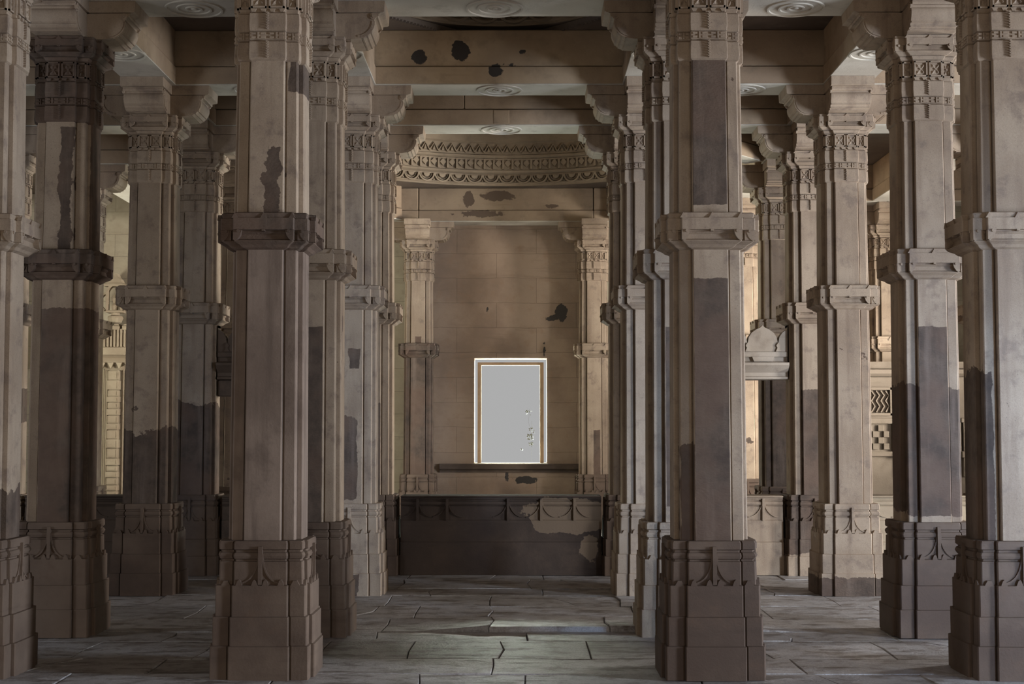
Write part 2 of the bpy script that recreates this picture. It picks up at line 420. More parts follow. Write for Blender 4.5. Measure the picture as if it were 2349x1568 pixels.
def bracket_mesh():
    m = MB()
    # local: projects along -y; profile drawn in (u, z) with u outward
    prof = [(.10, 4.737), (.335, 4.737), (.365, 4.740)]
    for i in range(1, 10):
        a = i/9*PI/2
        prof.append((.365+.135*math.sin(a), 4.740+.135*(1-math.cos(a))))
    prof += [(.495, 4.888), (.487, 4.900), (.492, 4.912), (.508, 4.918), (.522, 4.915), (.530, 4.926), (.528, 4.940), (.545, 4.946), (.10, 4.946)]
    n = len(prof)
    def put(poly, hw, hw2):
        vs = [(-hw if u < .36 else -hw2, -u, z) for u, z in poly]+[(hw if u < .36 else hw2, -u, z) for u, z in poly]
        k = len(poly); fs = [tuple(range(k)), tuple(range(2*k-1, k-1, -1))]
        for i in range(k): j = (i+1) % k; fs.append((i, i+k, j+k, j))
        m.add(vs, fs)
    put(prof, .185, .195)
    put([(.10, 4.950), (.562, 4.950), (.575, 4.956), (.580, 5.0405), (.10, 5.0405)], .205, .210)
    # rib following the curve on both flanks, ended by a volute
    for sx in (-1, 1):
        pts = [(.365+.118*math.sin(i/8*PI/2), 4.757+.118*(1-math.cos(i/8*PI/2))) for i in range(9)]
        for (a, b) in zip(pts, pts[1:]):
            x0 = sx*.188; x1 = sx*.202
            vs = [(x0, -a[0], a[1]-.006), (x0, -b[0]-.004, b[1]-.003), (x0, -b[0]+.006, b[1]+.006), (x0, -a[0]+.004, a[1]+.006)]
            vs += [(x1, v[1], v[2]) for v in vs]
            m.add(vs, [(0, 1, 2, 3), (7, 6, 5, 4), (0, 4, 5, 1), (1, 5, 6, 2), (2, 6, 7, 3), (3, 7, 4, 0)])
        m.cyl((sx*.196, -.487, 4.918), .026, 'x', .010, 14)
        m.cyl((sx*.202, -.487, 4.918), .011, 'x', .012, 10)
    # flutes across the underside
    for (u, z) in ((.405, 4.741), (.44, 4.757), (.47, 4.783)):
        m.box(-.19, .19, -u-.006, -u+.006, z, z+.02)
    return m.mesh('bracket', M_COL, 40)

ME = dict(pedestal=pedestal_mesh(), lower_shaft=lower_shaft_mesh(), mid_band=mid_band_mesh(),
          upper_shaft=upper_shaft_mesh(), capital=capital_mesh(), abacus=abacus_mesh(), bracket=bracket_mesh())
FULL = ((-9, 9, .02), (-9, 9, .02))
def bare(o, px, pz, two=''):
    o['bare_x'+two] = [float(v) for v in px]; o['bare_z'+two] = [float(v) for v in pz]

def override(o, mat):
    o.material_slots[0].link = 'OBJECT'; o.material_slots[0].material = mat

def make_column(x, y, label, group=None, low=(), up=(), ped=True, band=False, cap=False, brackets=(0, 1, 2, 3), name='stone_column'):
    root = bpy.data.objects.new(name, None); COL.objects.link(root); root.location = (x, y, 0); root.empty_display_size = .2
    thing(root, label, 'column', group)
    parts = {}
    for k in ('pedestal', 'lower_shaft', 'mid_band', 'upper_shaft', 'capital', 'abacus'):
        parts[k] = link(k, ME[k], root)
    for k in brackets: link('bracket', ME['bracket'], root, rz=k*PI/2)
    for i, pt in enumerate(low[:2]): bare(parts['lower_shaft'], pt[0], pt[1], '' if i == 0 else '2')
    for i, pt in enumerate(up[:2]): bare(parts['upper_shaft'], pt[0], pt[1], '' if i == 0 else '2')
    if ped is True: override(parts['pedestal'], M_BASE)
    elif ped: bare(parts['pedestal'], *ped)
    if band: bare(parts['mid_band'], *FULL)
    if cap:
        for k in ('capital', 'abacus'): bare(parts[k], *FULL)
    return root

CX = .117
COLS = [
 # x, y, label, low, up, ped, band, cap
 (-1.672, 9.56, "large front column left of the nave, dark mid band, bare purple shaft below pale plaster", [((-.122, 9, .03), (0, 2.9, .02))], [((-.03, .115, .34), (2.98, 3.50, .30)), ((.13, 9, .1), (3.86, 4.1, .1))], True, True, False),
 (1.265, 9.56, "large front column right of the nave with dark bare panels above and below its band", [((-CX, CX, .012), (.8, 2.60, .10)), ((-.21, -.11, .06), (.8, 1.5, .4))], [((-CX, CX, .004), (3.09, 4.2, .10))], True, False, False),
 (3.262, 9.56, "column cut off by the photo's right edge, bluish light on its face", [((-9, -.15, .1), (.8, 2.0, .4))], [], True, False, False),
 (-3.625, 9.56, "column cut off by the photo's left edge, only its right side showing", [((-9, 9, .1), (.8, 1.2, .4))], [], True, False, False),
 (-3.66, 11.43, "dark column second from the left, ragged dark patch down its upper shaft", [((-.122, 9, .03), (0, 2.56, .18))], [((.0, .11, .22), (2.9, 4.02, .1)), ((.21, 9, .05), (2.9, 4.2, .1))], True, True, True),
 (-1.655, 11.43, "column just behind the large front left column, dark panel low on its shaft", [((-.3, .112, .012), (.5, 2.42, .10))], [], True, False, False),
 (1.265, 11.43, "column just behind the large front right column, mostly hidden by it, grey above", [((-.112, .4, .012), (1.0, 2.42, .08))], [], ((-.1, 9, .1), (0, .72, .2)), False, False),
 (3.262, 11.43, "tall pale column second from the right, purple stone rising to a jagged edge", [((-CX, CX, .02), (.93, 2.42, .10)), ((-9, .3, .05), (.95, 1.95, .35))], [], True, False, False),
 (-3.675, 14.23, "left aisle column whose plaster ends on a slant over brown bare stone", [((-9, 9, .1), (.5, 1.62, .45))], [], True, False, False),
 (-1.655, 14.23, "slim grey nave column on the left, standing on a pale patchy pedestal", [((-.3, .07, .10), (.92, 1.72, .30)), ((-.02, .09, .10), (2.20, 2.40, .10))], [], ((-.4, .1, .2), (-.1, .21, .12)), False, False),
 (1.262, 14.23, "slim bluish white nave column on the right, standing on a cracked white pedestal", [], [], None, False, False),
 (3.25, 14.23, "fully plastered pale right aisle column standing on a white stained pedestal", [], [], ((-9, 9, .2), (-.1, .19, .25)), False, False),
 (-3.655, 16.13, "left aisle column before the dark parapet, dark stain over half its lower shaft", [((-9, 9, .1), (.5, 1.92, .35))], [], True, False, False),
 (-1.66, 16.13, "narrow brown column at the left end of the dark central parapet", [((-.12, .12, .03), (.5, 1.9, .3))], [((-.3, -.02, .1), (2.9, 3.5, .3))], True, False, False),
 (1.262, 16.13, "narrow brown column at the right end of the dark central parapet", [], [], True, False, False),
 (3.285, 16.13, "bluish white column beside the canopied screen, mauve bare stone below", [((-.125, 9, .05), (.5, 2.06, .18))], [], ((-9, 9, .1), (.25, 1.0, .25)), False, False),
 (3.37, 18.5, "dim column seen behind the canopied screen, carved capital showing above it", [((-9, 9, .02), (0, 2.9, .02))], [], True, False, False),
 (3.40, 21.5, "yellow lit sliver of a column, farthest behind the canopied screen", [], [], True, False, False),
 (5.64, 21.86, "column rising above the carved lattice wall between two pale right aisle columns", [], [], True, False, False),
 (-5.86, 16.13, "brown sliver of a column between the two leftmost columns", [((-9, 9, .1), (1.7, 2.1, .2))], [], False, False, False),
 (-5.68, 18.45, "far column behind the dark left column, only its pale bracket and abacus showing", [], [], False, False, False),
 (-1.655, 23.53, "wall column left of the bright window, almost black lower shaft", [((-9, 9, .02), (0, 2.9, .02))], [((-.05, .06, .1), (2.9, 3.15, .1))], True, True, False),
 (1.235, 23.53, "wall column right of the bright window, arched dark stain low on its shaft", [((-.02, .10, .03), (.5, 1.62, .10))], [], True, False, False),
 (5.36, 16.13, "sliver of a column between the jagged purple column and the right edge column", [], [], True, False, False),
]
for (x, y, lab, low, up, ped, band, cap) in COLS:
    c = make_column(x, y, lab, None, low, up, ped, band, cap, (0, 1, 3) if y > 23 else (0, 1, 2, 3))
    if lab.startswith('large front column left'):
        for o in c.children:
            if o.name.startswith('lower_shaft'): override(o, M_STREAK)

# ------------------------------------------------------------------ beams
ZB0, ZB1, ZB2 = 5.05, 5.232, 5.60
def beam(p0, p1, label, mat=None, rosette=True, keyed=False, group=None, hw=.23):
    p0, p1 = Vector((p0[0], p0[1], 0)), Vector((p1[0], p1[1], 0)); d = p1-p0; L = d.length
    root = bpy.data.objects.new('stone_beam', None); COL.objects.link(root)
    mid = (p0+p1)/2; root.location = (mid.x, mid.y, 0); root.rotation_euler = (0, 0, math.atan2(d.y, d.x)); root.empty_display_size = .2
    thing(root, label, 'beam', group)
    h = L/2-.004
    m = MB(); m.box(-h, h, -hw, hw, ZB0, ZB1-.004, .008)
    me = m.mesh('lower_course', mat or M_BEAM); low = link('lower_course', me, root)
    m = MB(); m.box(-h, h, -hw, hw, ZB0-.008, ZB0+.004, .003); sof = link('soffit', m.mesh('soffit', M_SOFFIT), root)
    sof['label'] = 'pale plastered underside'
    m = MB()
    cuts = [-h, h] if not keyed else [-h, -.42, h]
    for a, b in zip(cuts, cuts[1:]): m.box(a+.003, b-.003, -hw+.012, hw-.012, ZB1+.004, ZB2, .008)
    link('upper_course', m.mesh('upper_course', mat or M_BEAM), root)
    if keyed:
        m = MB(); m.box(-.09, .09, -hw-.004, -hw+.03, ZB0+.01, ZB1-.01, .006)
        link('key_block', m.mesh('key_block', mat or M_BEAM), root)
    if rosette:
        m = MB()
        for r in (.225, .135, .062):
            m.lathe([(r+.012, ZB0+.0), (r+.008, ZB0-.018), (r-.008, ZB0-.018), (r-.012, ZB0+.0)], 0, 0, 40)
        m.lathe([(.025, ZB0), (.02, ZB0-.018), (0.001, ZB0-.022)], 0, 0, 16)
        link('ring_rosette', m.mesh('ring_rosette', M_SOFFIT, 40), sof)
    return root
XF = [-3.655, -1.657, 1.264, 3.262]; YR = [9.56, 11.43, 14.23, 16.13]
row_word = ['frontmost', 'second', 'third', 'fourth']
bay_word = ['left aisle', 'nave', 'right aisle']
for r, y in enumerate(YR):
    for b in range(3):
        spotted = (r == 2 and b == 1)
        extra = ' with dark round holes in its face' if spotted else (' with a central key block' if (r == 3 and b == 1) else '')
        beam((XF[b], y), (XF[b+1], y), f'stone beam across the {bay_word[b]} on the {row_word[r]} column row{extra}'.replace(' on the third', ', third') if extra else f'stone beam across the {bay_word[b]} on the {row_word[r]} column row',
             M_BEAM_SPOT if spotted else None, keyed=(r == 3 and b == 1))
file_word = ['left aisle file', 'left nave file', 'right nave file', 'right aisle file']
gap_word = ['first to second', 'second to third', 'third to fourth']
for f, x in enumerate(XF):
    for g in range(3):
        y0, y1 = YR[g]+.232, YR[g+1]-.232
        beam((x, y0), (x, y1), f'stone beam running into depth on the {file_word[f]}, from its {gap_word[g]} column')
# beams around the domed bay
YD = [16.13, 18.5, 21.5, 23.53]
for f, x in ((0, -3.655), (3, 3.37)):
    side = 'left' if f == 0 else 'right'
    for g, w in enumerate(('near', 'middle', 'far')):
        beam((x, YD[g]+.24), (x, YD[g+1]-.24), f'{w} stone beam along the {side} side of the domed bay')
make_column(-3.66, 18.5, 'column along the left side of the domed bay, nearer of two', None, [], [], True)
make_column(-3.66, 21.5, 'column along the left side of the domed bay, farther of two', None, [], [], True)
beam((-1.655, 23.53), (1.235, 23.53), 'stone beam over the window recess between the two wall columns, pale lilac soffit', M_BEAM_STAIN, rosette=False)
beam((-3.655, 23.53), (-1.655, 23.53), 'stone beam against the back wall left of the left wall column', rosette=False)
beam((1.235, 23.53), (3.37, 23.53), 'stone beam against the back wall right of the right wall column', rosette=False)
dg = .34
for (a, b, w) in (((-3.655+dg, 21.5+dg), (-1.655-dg, 23.53-dg), 'far left'), ((3.37-dg, 21.5+dg), (1.235+dg, 23.53-dg), 'far right'),
                  ((-3.655+dg, 18.5-dg), (-1.655-dg, 16.13+dg), 'near left'), ((3.37-dg, 18.5-dg), (1.235+dg, 16.13+dg), 'near right')):
    beam(a, b, f'diagonal stone beam across the {w} corner under the carved dome', rosette=False, hw=.13)
# aisle beams beyond the outer files
for i, (x0, x1, y, w) in enumerate(((-9.3, -3.9, 14.23, 'beam leading off to the left wall from the third left aisle column'),
                         (-5.86, -3.9, 16.13, 'beam from the brown sliver column to the left aisle column before the parapet'),
                         (-5.68, -3.9, 18.45, 'beam above the pale bracket left of the domed bay'),
                         (3.5, 5.36, 16.13, 'beam from the bluish white column beside the screen toward the right'),
                         (3.6, 5.55, 21.5, 'beam reaching the column that rises from the carved screen'),
                         (5.56, 9.3, 21.5, 'beam from the carved screen column to the right wall'),
                         (3.5, 9.3, 11.43, 'beam leading off right from the purple stone column'),
                         (3.5, 9.3, 14.23, 'beam leading off right from the pale right aisle column'),
                         (-9.3, -3.9, 11.43, 'beam leading off left from the dark column with the ragged patch'))):
    beam((x0, y), (x1, y), 'stone '+w, rosette=False)
beam((5.55, 16.37), (5.55, 21.25), 'stone beam along the outer right side toward the carved screen', rosette=False)
beam((-5.68, 18.7), (-5.68, 23.7), 'pale stone beam along the outer left side toward the back wall', rosette=False)

# ------------------------------------------------------------------ ceiling and domes
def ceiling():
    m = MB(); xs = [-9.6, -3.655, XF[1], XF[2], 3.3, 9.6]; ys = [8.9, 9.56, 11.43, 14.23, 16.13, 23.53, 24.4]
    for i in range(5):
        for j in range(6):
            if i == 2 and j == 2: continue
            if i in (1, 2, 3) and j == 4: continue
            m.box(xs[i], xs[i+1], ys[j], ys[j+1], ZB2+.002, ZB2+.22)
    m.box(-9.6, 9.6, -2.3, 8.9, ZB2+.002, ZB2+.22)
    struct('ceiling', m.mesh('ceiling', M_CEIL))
ceiling()

def ring_plate(cx, cy, hx, hy, rad, z0, z1, seg=64):
    """square slab with a round hole"""
    m = MB(); vs = []; n = seg
    for z in (z0, z1):
        for i in range(n):
            a = 2*PI*i/n; c, s_ = math.cos(a), math.sin(a)
            vs.append((cx+rad*c, cy+rad*s_, z))
        for i in range(n):
            a = 2*PI*i/n; c, s_ = math.cos(a), math.sin(a); k = min(hx/max(abs(c), 1e-6), hy/max(abs(s_), 1e-6))
            vs.append((cx+c*k, cy+s_*k, z))
    fs = []
    for i in range(n):
        j = (i+1) % n
        fs += [(i, j, n+j, n+i), (2*n+i, 3*n+i, 3*n+j, 2*n+j), (i, 2*n+i, 2*n+j, j)]
    m.add(vs, fs); return m

def dome(name, label, cx, cy, R, zb, hb, nsc, nsq, rise, mat):
    root = bpy.data.objects.new(name, None); COL.objects.link(root); root.location = (cx, cy, zb)
    thing(root, label, 'dome')
    # stepped shell
    m = MB(); k = R*.018
    prof = [(R+.02, .0), (R, 0), (R, .02), (R-.03, .035), (R-.03, .05), (R, .06), (R-.01, hb-.05), (R-.06, hb-.03), (R-.06, hb), (R-.03, hb+.01),
            (R-.05, 2*hb-.05), (R-.10, 2*hb-.03), (R-.10, 2*hb), (R-.07, 2*hb+.01), (R-.09, 3*hb-.05), (R-.15, 3*hb-.03), (R-.15, 3*hb)]
    z = 3*hb; r = R-.15
    for i in range(1, 13):
        a = i/12*PI/2; prof.append((max(r*math.cos(a), .001), z+rise*math.sin(a)))
    m.lathe(prof, 0, 0, 96)
    link('dome_shell', m.mesh('dome_shell', mat, 30), root)
    def place(i, n, rad):
        a = 2*PI*i/n
        # local x tangent, local -y points to the centre
        return Matrix.Rotation(a-PI/2, 4, 'Z') @ Matrix.Translation((0, rad, 0))
    m = MB(); s_ = 2*PI*R/nsc/2
    for i in range(nsc):
        m.M = place(i, nsc, R-.005)
        pts = [(s_*.92*math.cos(t), hb*.66-hb*.50*math.sin(t)) for t in [PI*j/10 for j in range(11)]]
        m.ribbon(pts, .024, -.055, .02)
        m.ribbon([(x*.72, hb*.66-(hb*.66-z)*.72) for x, z in pts], .010, -.03, .02)
        m.prism([(s_*.40*math.cos(t), hb*.66-hb*.24*math.sin(t)) for t in [PI*j/6 for j in range(7)]][::-1], -.045, .02)
        m.prism([(-s_*.12+s_, .06), (s_*.12+s_, .06), (s_, hb*.45)], -.02, .02)
        m.prism([(-s_, hb*.66), (s_, hb*.66), (s_, hb*.76), (-s_, hb*.76)], -.022, .02)
    link('lotus_frieze', m.mesh('lotus_frieze', mat), root)
    m = MB(); s_ = 2*PI*R/nsq/2
    for i in range(nsq):
        m.M = place(i, nsq, R-.045)
        m.box(-s_, -s_+.03, -.03, .02, hb+.02, 2*hb-.06)
        m.prism([(0.015, hb*1.22), (s_*.7+.01, hb*1.47), (0.015, hb*1.72), (-s_*.55, hb*1.47)], -.022, .02)
        m.box(-s_, s_, -.026, .02, 2*hb-.075, 2*hb-.055)
    link('panel_frieze', m.mesh('panel_frieze', mat), root)
    m = MB()
    for i in range(nsq):
        m.M = place(i, nsq, R-.09)
        m.ribbon([(-s_, 2*hb+.04), (0, 3*hb-.08), (s_, 2*hb+.04)], .02, -.022, .02)
        m.prism([(-s_*.3, 2*hb+.05), (s_*.3, 2*hb+.05), (0, 2*hb+.13)], -.02, .02)
    link('zigzag_frieze', m.mesh('zigzag_frieze', mat), root)
    return root
DCX, DCY = -.19, 19.85
dome('carved_dome', 'large round dome with carved lotus and panel friezes over the bay before the window', DCX, DCY, 3.28, 5.603, .245, 76, 132, 1.6, M_DOME)
struct('trim_1', ring_plate(DCX, DCY, 3.9, 4.0, 3.31, ZB2+.003, ZB2+.2).mesh('dome_bed', M_CEIL))
dome('carved_dome', 'small carved dome over the nave bay in front of the beam with dark holes', (XF[1]+XF[2])/2, 12.83, 1.27, 5.662, .17, 26, 48, .8, M_DOME)
def octagon_corners():
    m = MB(); x0, x1, y0, y1 = XF[1], XF[2], 11.43, 14.23; k = .62+.2
    for (cx, cy, sx, sy) in ((x0, y0, 1, 1), (x1, y0, -1, 1), (x0, y1, 1, -1), (x1, y1, -1, -1)):
        tri = [(cx, cy), (cx+sx*(k+.23), cy), (cx, cy+sy*(k+.23))]
        vs = [(x, y, ZB2) for x, y in tri]+[(x, y, ZB2+.06) for x, y in tri]
        m.add(vs, [(0, 1, 2), (5, 4, 3), (0, 3, 4, 1), (1, 4, 5, 2), (2, 5, 3, 0)])
        # beaded edge of the corner slab
        a = Vector((tri[1][0], tri[1][1], ZB2)); b = Vector((tri[2][0], tri[2][1], ZB2))
        for i in range(34):
            p = a.lerp(b, (i+.5)/34); m.box(p.x-.012, p.x+.012, p.y-.012, p.y+.012, ZB2-.012, ZB2+.01)
    struct('trim_2', m.mesh('octagon_corner_slabs', M_CEIL))
    struct('trim_3', ring_plate((x0+x1)/2, 12.83, 1.5, 1.45, 1.30, ZB2+.065, ZB2+.2).mesh('small_dome_bed', M_CEIL))
octagon_corners()

# ------------------------------------------------------------------ floor
def floor():
    m = MB(); tones = []
    def hgt(x, y):
        if y > 11.45 and -.42 < x < 1.7: return .046*max(0, 1-(y-11.45)/1.6)
        return 0
    rnd = random.Random(3)
    def slab(pts, h, tone):
        b = .006; n = len(pts); c = Vector((sum(p[0] for p in pts)/n, sum(p[1] for p in pts)/n, 0))
        tilt = [rnd.uniform(-.004, .004) for _ in pts]
        top = []; top2 = []
        for p, t in zip(pts, tilt):
            d = (c-Vector((p[0], p[1], 0))).normalized()
            top.append((p[0], p[1], h+hgt(p[0], p[1])+t-.006)); top2.append((p[0]+d.x*b, p[1]+d.y*b, h+hgt(p[0], p[1])+t))
        bot = [(p[0], p[1], -.15) for p in pts]
        k0 = len(m.f); m.loft([bot, top, top2]); tones.extend([tone]*(len(m.f)-k0))
    y = 4.0
    rows = []; y = -2.0
    while y < 24.2:
        d = rnd.uniform(.55, 1.0)
        if y < 11.45 < y+d+.25: d = 11.45-y
        rows.append((y, y+d)); y += d
    for (ya, yb) in rows:
        x = -9.6+rnd.uniform(0, .6)*-1; jl = (0, 0)
        while x < 9.6:
            w = rnd.uniform(.6, 1.5); g = .003
            j = lambda s=.035: rnd.uniform(-s, s)
            nx = x+w
            keep = 0 if abs(yb-11.45) < .01 or abs(ya-11.45) < .01 else 1
            sl = rnd.uniform(-.16, .16)
            jr = (j(.04), j(.12))
            pts = [(x+g, ya+g), (x+w*.5+j(.2), ya+g+abs(j(.010))*keep), (nx-g, ya+g), (nx-g+jr[0], (ya+yb)/2+jr[1]), (nx-g, yb-g), (x+w*.45+j(.2), yb-g-abs(j(.012))*keep), (x+g, yb-g), (x+g+jl[0], (ya+yb)/2+jl[1])]
            lft, rgt = pts[7], pts[3]; jl = jr
            # occasional oblique crack splits the slab
            tone = rnd.uniform(.82, 1.15)
            if rnd.random() < .35 and w > .9:
                t0, t1 = rnd.uniform(.3, .7), rnd.uniform(.3, .7)
                xa, xb = x+w*t0, x+w*t1; mx = (xa+xb)/2+j(.12); my = (ya+yb)/2+j(.1)
                h = rnd.uniform(-.004, .004)
                slab([(x+g, ya+g), (xa-.003, ya+g), (mx-.003, my), (xb-.003, yb-g), (x+g, yb-g), lft], h, tone)
                slab([(xa+.003, ya+g), (nx-g, ya+g), rgt, (nx-g, yb-g), (xb+.003, yb-g), (mx+.003, my)], h+rnd.uniform(-.005, .003), tone*rnd.uniform(.93, 1.05))
            else:
                slab(pts, rnd.uniform(-.006, .004), tone)
            x = nx
    me = m.mesh('floor', M_FLOOR)
    at = me.attributes.new('slab_tone', 'FLOAT_COLOR', 'FACE')
    buf = []
    for t in (tones+[1.0]*len(me.polygons))[:len(me.polygons)]: buf += [t, t*.985, t*.97, 1]
    at.data.foreach_set('color', buf)
    o = struct('floor', me)
    b = MB(); b.box(-9.8, 9.8, -6.0, 24.5, -.25, -.045); struct('trim_4', b.mesh('floor_bed', M_PARAPET))
    return o
floor()

# ------------------------------------------------------------------ walls
WY = 24.0   # face of the back wall
def wall_with_window():
    x0, x1, z0, z1 = -.752, .476, 1.05, 2.82
    m = MB()
    m.box(-1.45, x0, WY, WY+.45, -.1, 5.6); m.box(x1, 1.10, WY, WY+.45, -.1, 5.6)
    m.box(x0, x1, WY, WY+.45, -.1, z0); m.box(x0, x1, WY, WY+.45, z1, 5.6)
    struct('wall_back', m.mesh('wall_back', M_WALL))
    m = MB()
    for (a, b) in ((-9.6, -1.45), (1.10, 9.6)): m.box(a, b, WY-.12, WY+.45, -.1, 5.6)
    struct('wall_qibla', m.mesh('wall_qibla', M_SIDEWALL))
    # sill moulding
    m = MB(); m.loft([[(x, y, z) for (y, z) in ((WY+.02, .90), (WY-.05, .90), (WY-.06, .93), (WY-.12, .96), (WY-.12, 1.0), (WY-.10, 1.02), (WY-.10, 1.045), (WY+.02, 1.045))] for x in (-1.33, 1.05)])
    o = struct('trim_5', m.mesh('window_sill', M_PARAPET))
    # narrow inner frame in the opening; gap around it added to imitate a bright outline
    m = MB(); yf = WY+.20; fx0, fx1, fz = x0+.052, x1-.052, z1-.060; t = .062
    m.box(fx0, fx0+t, yf, yf+.10, z0, fz, .004); m.box(fx1-t, fx1, yf, yf+.10, z0, fz, .004); m.box(fx0+t, fx1-t, yf, yf+.10, fz-.05, fz, .004)
    o = struct('window_1', m.mesh('window_frame', M_BEAM))
    return x0, x1, z0, z1
wall_with_window()
m = MB(); m.box(-9.9, -9.5, -2.3, 24.4, -.1, 5.8); struct('wall_left', m.mesh('wall_left', M_SIDEWALL))
m = MB()
for (a, b, c) in ((-9.6, -3.1, 0), (4.7, 9.6, 0), (-3.2, 4.8, 4.7)): m.box(a, b, -2.3, -1.9, -.1+c, 5.8)
struct('wall_front', m.mesh('wall_front', M_SIDEWALL))
m = MB()
for (a, b, c) in ((-2.3, 4.0, 0), (10.3, 24.4, 0), (4.0, 10.3, 4.8)): m.box(9.5, 9.9, a, b, -.1+c, 5.8)
m.M = Matrix.Identity(4); struct('wall_right', m.mesh('wall_right', M_SIDEWALL))

m = MB(); m.box(-8, 8, 24.5, 40, -.4, -.2); struct('ground', m.mesh('ground', M_PARAPET))
# foliage outside the window
def branch():
    root = bpy.data.objects.new('leafy_branch', None); COL.objects.link(root); root.location = (.2, 25.2, 1.0)
    thing(root, 'sparse pale leafy twig outside the bright window', 'branch')
    m = MB(); m.cyl((0.03, 0, -.22), .0015, 'z', .99, 6); m.ribbon([(.03, .55), (-.03, .75), (-.01, .98)], .002, -.001, .001)
    link('stem', m.mesh('stem', M_LEAF), root)
    m = MB(); r = random.Random(5)
    for (cx, cz, n, s) in ((.0, .47, 40, .05), (.02, .36, 26, .035), (-.03, .93, 18, .045), (.03, .60, 10, .05), (-.15, .26, 6, .014)):
        for i in range(n):
            m.M = Matrix.Translation((cx+r.uniform(-s, s), r.uniform(-s, s), cz+r.uniform(-s, s))) @ Matrix.Rotation(r.uniform(0, 6), 4, (r.random(), r.random(), r.random()))
            m.add([(0, 0, 0), (.010, .002, .016), (0, 0, .034), (-.010, .002, .016)], [(0, 1, 2, 3)])
    o = link('foliage', m.mesh('foliage', M_LEAF), root); o['kind'] = 'stuff'
branch()

# ------------------------------------------------------------------ parapets on the fourth row
def parapet(x0, x1, label, bars, mat, y=15.90):
    root = bpy.data.objects.new('stone_parapet', None); COL.objects.link(root); root.location = ((x0+x1)/2, y, 0)
    thing(root, label, 'parapet')
    h = (x1-x0)/2
    prof = [(.0, 0), (.0, .36), (.02, .37), (.02, .60), (.035, .61), (.035, .752), (.045, .757), (.045, .766), (.03, .775), (.025, .79), (.03, .808), (.045, .815), (.045, .826), (.028, .832), (.028, .855), (.40, .855), (.40, 0)]
    m = MB(); m.loft([[(x, yy, z) for yy, z in prof] for x in (-h, h)])
    cp = MB(); cp.box(-h, h, -.005, .42, .856, .876, .006); link('coping', cp.mesh('coping', mat), root)
    for bx in bars:
        m.box(bx-.014, bx+.014, .012, .05, .60, .845)
        for sg in (-1, 1):
            m.ribbon([(bx+sg*(.014+.155*((i/9)**1.6)), .80-.16*math.sin(i/9*PI/2)) for i in range(10)], .010, .024, .04)
    link('parapet_wall', m.mesh('parapet_wall', mat), root)
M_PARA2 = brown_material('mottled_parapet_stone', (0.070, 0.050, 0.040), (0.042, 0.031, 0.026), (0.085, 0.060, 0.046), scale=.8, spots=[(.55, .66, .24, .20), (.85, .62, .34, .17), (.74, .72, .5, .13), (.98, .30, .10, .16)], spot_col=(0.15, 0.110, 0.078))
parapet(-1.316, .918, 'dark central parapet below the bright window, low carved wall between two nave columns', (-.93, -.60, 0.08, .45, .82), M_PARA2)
parapet(1.607, 2.94, 'parapet under the canopied screen, with one hard edged shadow on it', (-.35, .05, .45), M_COL)
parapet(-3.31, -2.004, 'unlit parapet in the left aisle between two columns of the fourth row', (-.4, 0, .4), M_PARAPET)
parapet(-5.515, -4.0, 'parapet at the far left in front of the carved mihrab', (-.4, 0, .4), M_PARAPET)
parapet(3.63, 5.015, 'parapet at the right in front of the carved screen', (-.4, 0, .4), M_CARVED)

# ------------------------------------------------------------------ canopied screens in the aisles (fourth row)
def screen(x0, x1, label, mat, sgn, lower, ys=16.02):
    root = bpy.data.objects.new('canopied_screen', None); COL.objects.link(root); root.location = ((x0+x1)/2, ys, 0)
    thing(root, label, 'screen')
    h = (x1-x0)/2
    prof = [(0.02, 2.17), (-.02, 2.18), (-.02, 2.20), (.0, 2.21), (.0, 2.25), (-.04, 2.28), (-.10, 2.33), (-.10, 2.36), (.0, 2.37), (.02, 2.38), (.02, 2.425), (.22, 2.425), (.22, 2.17)]
    m = MB(); m.loft([[(x, yy, z) for yy, z in prof] for x in (-h, h)]); link('lintel', m.mesh('lintel', mat), root)
    m = MB(); m.box(-h, h, -.01, .20, 2.427, 2.485, .006)
    P = .345
    for i in range(1, 6):
        cx = sgn*(h-.105-P*(i-.5)); w = P
        if abs(cx) > h-.1: continue
        m.prism([(cx-w*.30, 2.375), (cx-w*.36, 2.43), (cx+w*.36, 2.43), (cx+w*.30, 2.375)][::-1], -.018, .03)
    link('carved_course', m.mesh('carved_course', mat), root)
    for i in range(0, 6):
        cx = sgn*(h-.105-P*(i-.5)); a = P*.475; z0 = 2.487; kz = .92
        if cx-a > h-.02 or cx+a < -h+.02: continue
        poly = [(cx-a, z0), (cx+a, z0), (cx+a*1.02, z0+.12), (cx+a*.95, z0+.18), (cx+a*.74, z0+.235), (cx+a*.42, z0+.275), (cx+a*.16, z0+.296), (cx, z0+.325),
                (cx-a*.16, z0+.296), (cx-a*.42, z0+.275), (cx-a*.74, z0+.235), (cx-a*.95, z0+.18), (cx-a*1.02, z0+.12)]
        poly = [(min(max(x, -h), h), z0+(z-z0)*kz) for x, z in poly]
        m = MB(); m.prism(poly, .0, .14); link('merlon', m.mesh('merlon', mat), root)
        bx = cx+sgn*P/2
        if abs(bx) < h-.04:
            m = MB(); m.prism([(bx-.03, 2.487), (bx+.03, 2.487), (bx+.010, 2.53), (bx+.024, 2.555), (bx, 2.59), (bx-.024, 2.555), (bx-.010, 2.53)], -.02, .08)
            link('bud', m.mesh('bud', mat), root)
    if lower:
        m = MB(); m.box(-h, h, .02, .20, 1.985, 2.166, .01); link('lower_course', m.mesh('lower_course', mat), root)
screen(1.52, 3.03, 'canopied screen with pale rounded merlons in the right aisle, beside the bluish white column', M_SCREEN, 1, False)
screen(-3.40, -1.92, 'dark canopied screen with rounded merlons in the left aisle', M_PARAPET, -1, True)

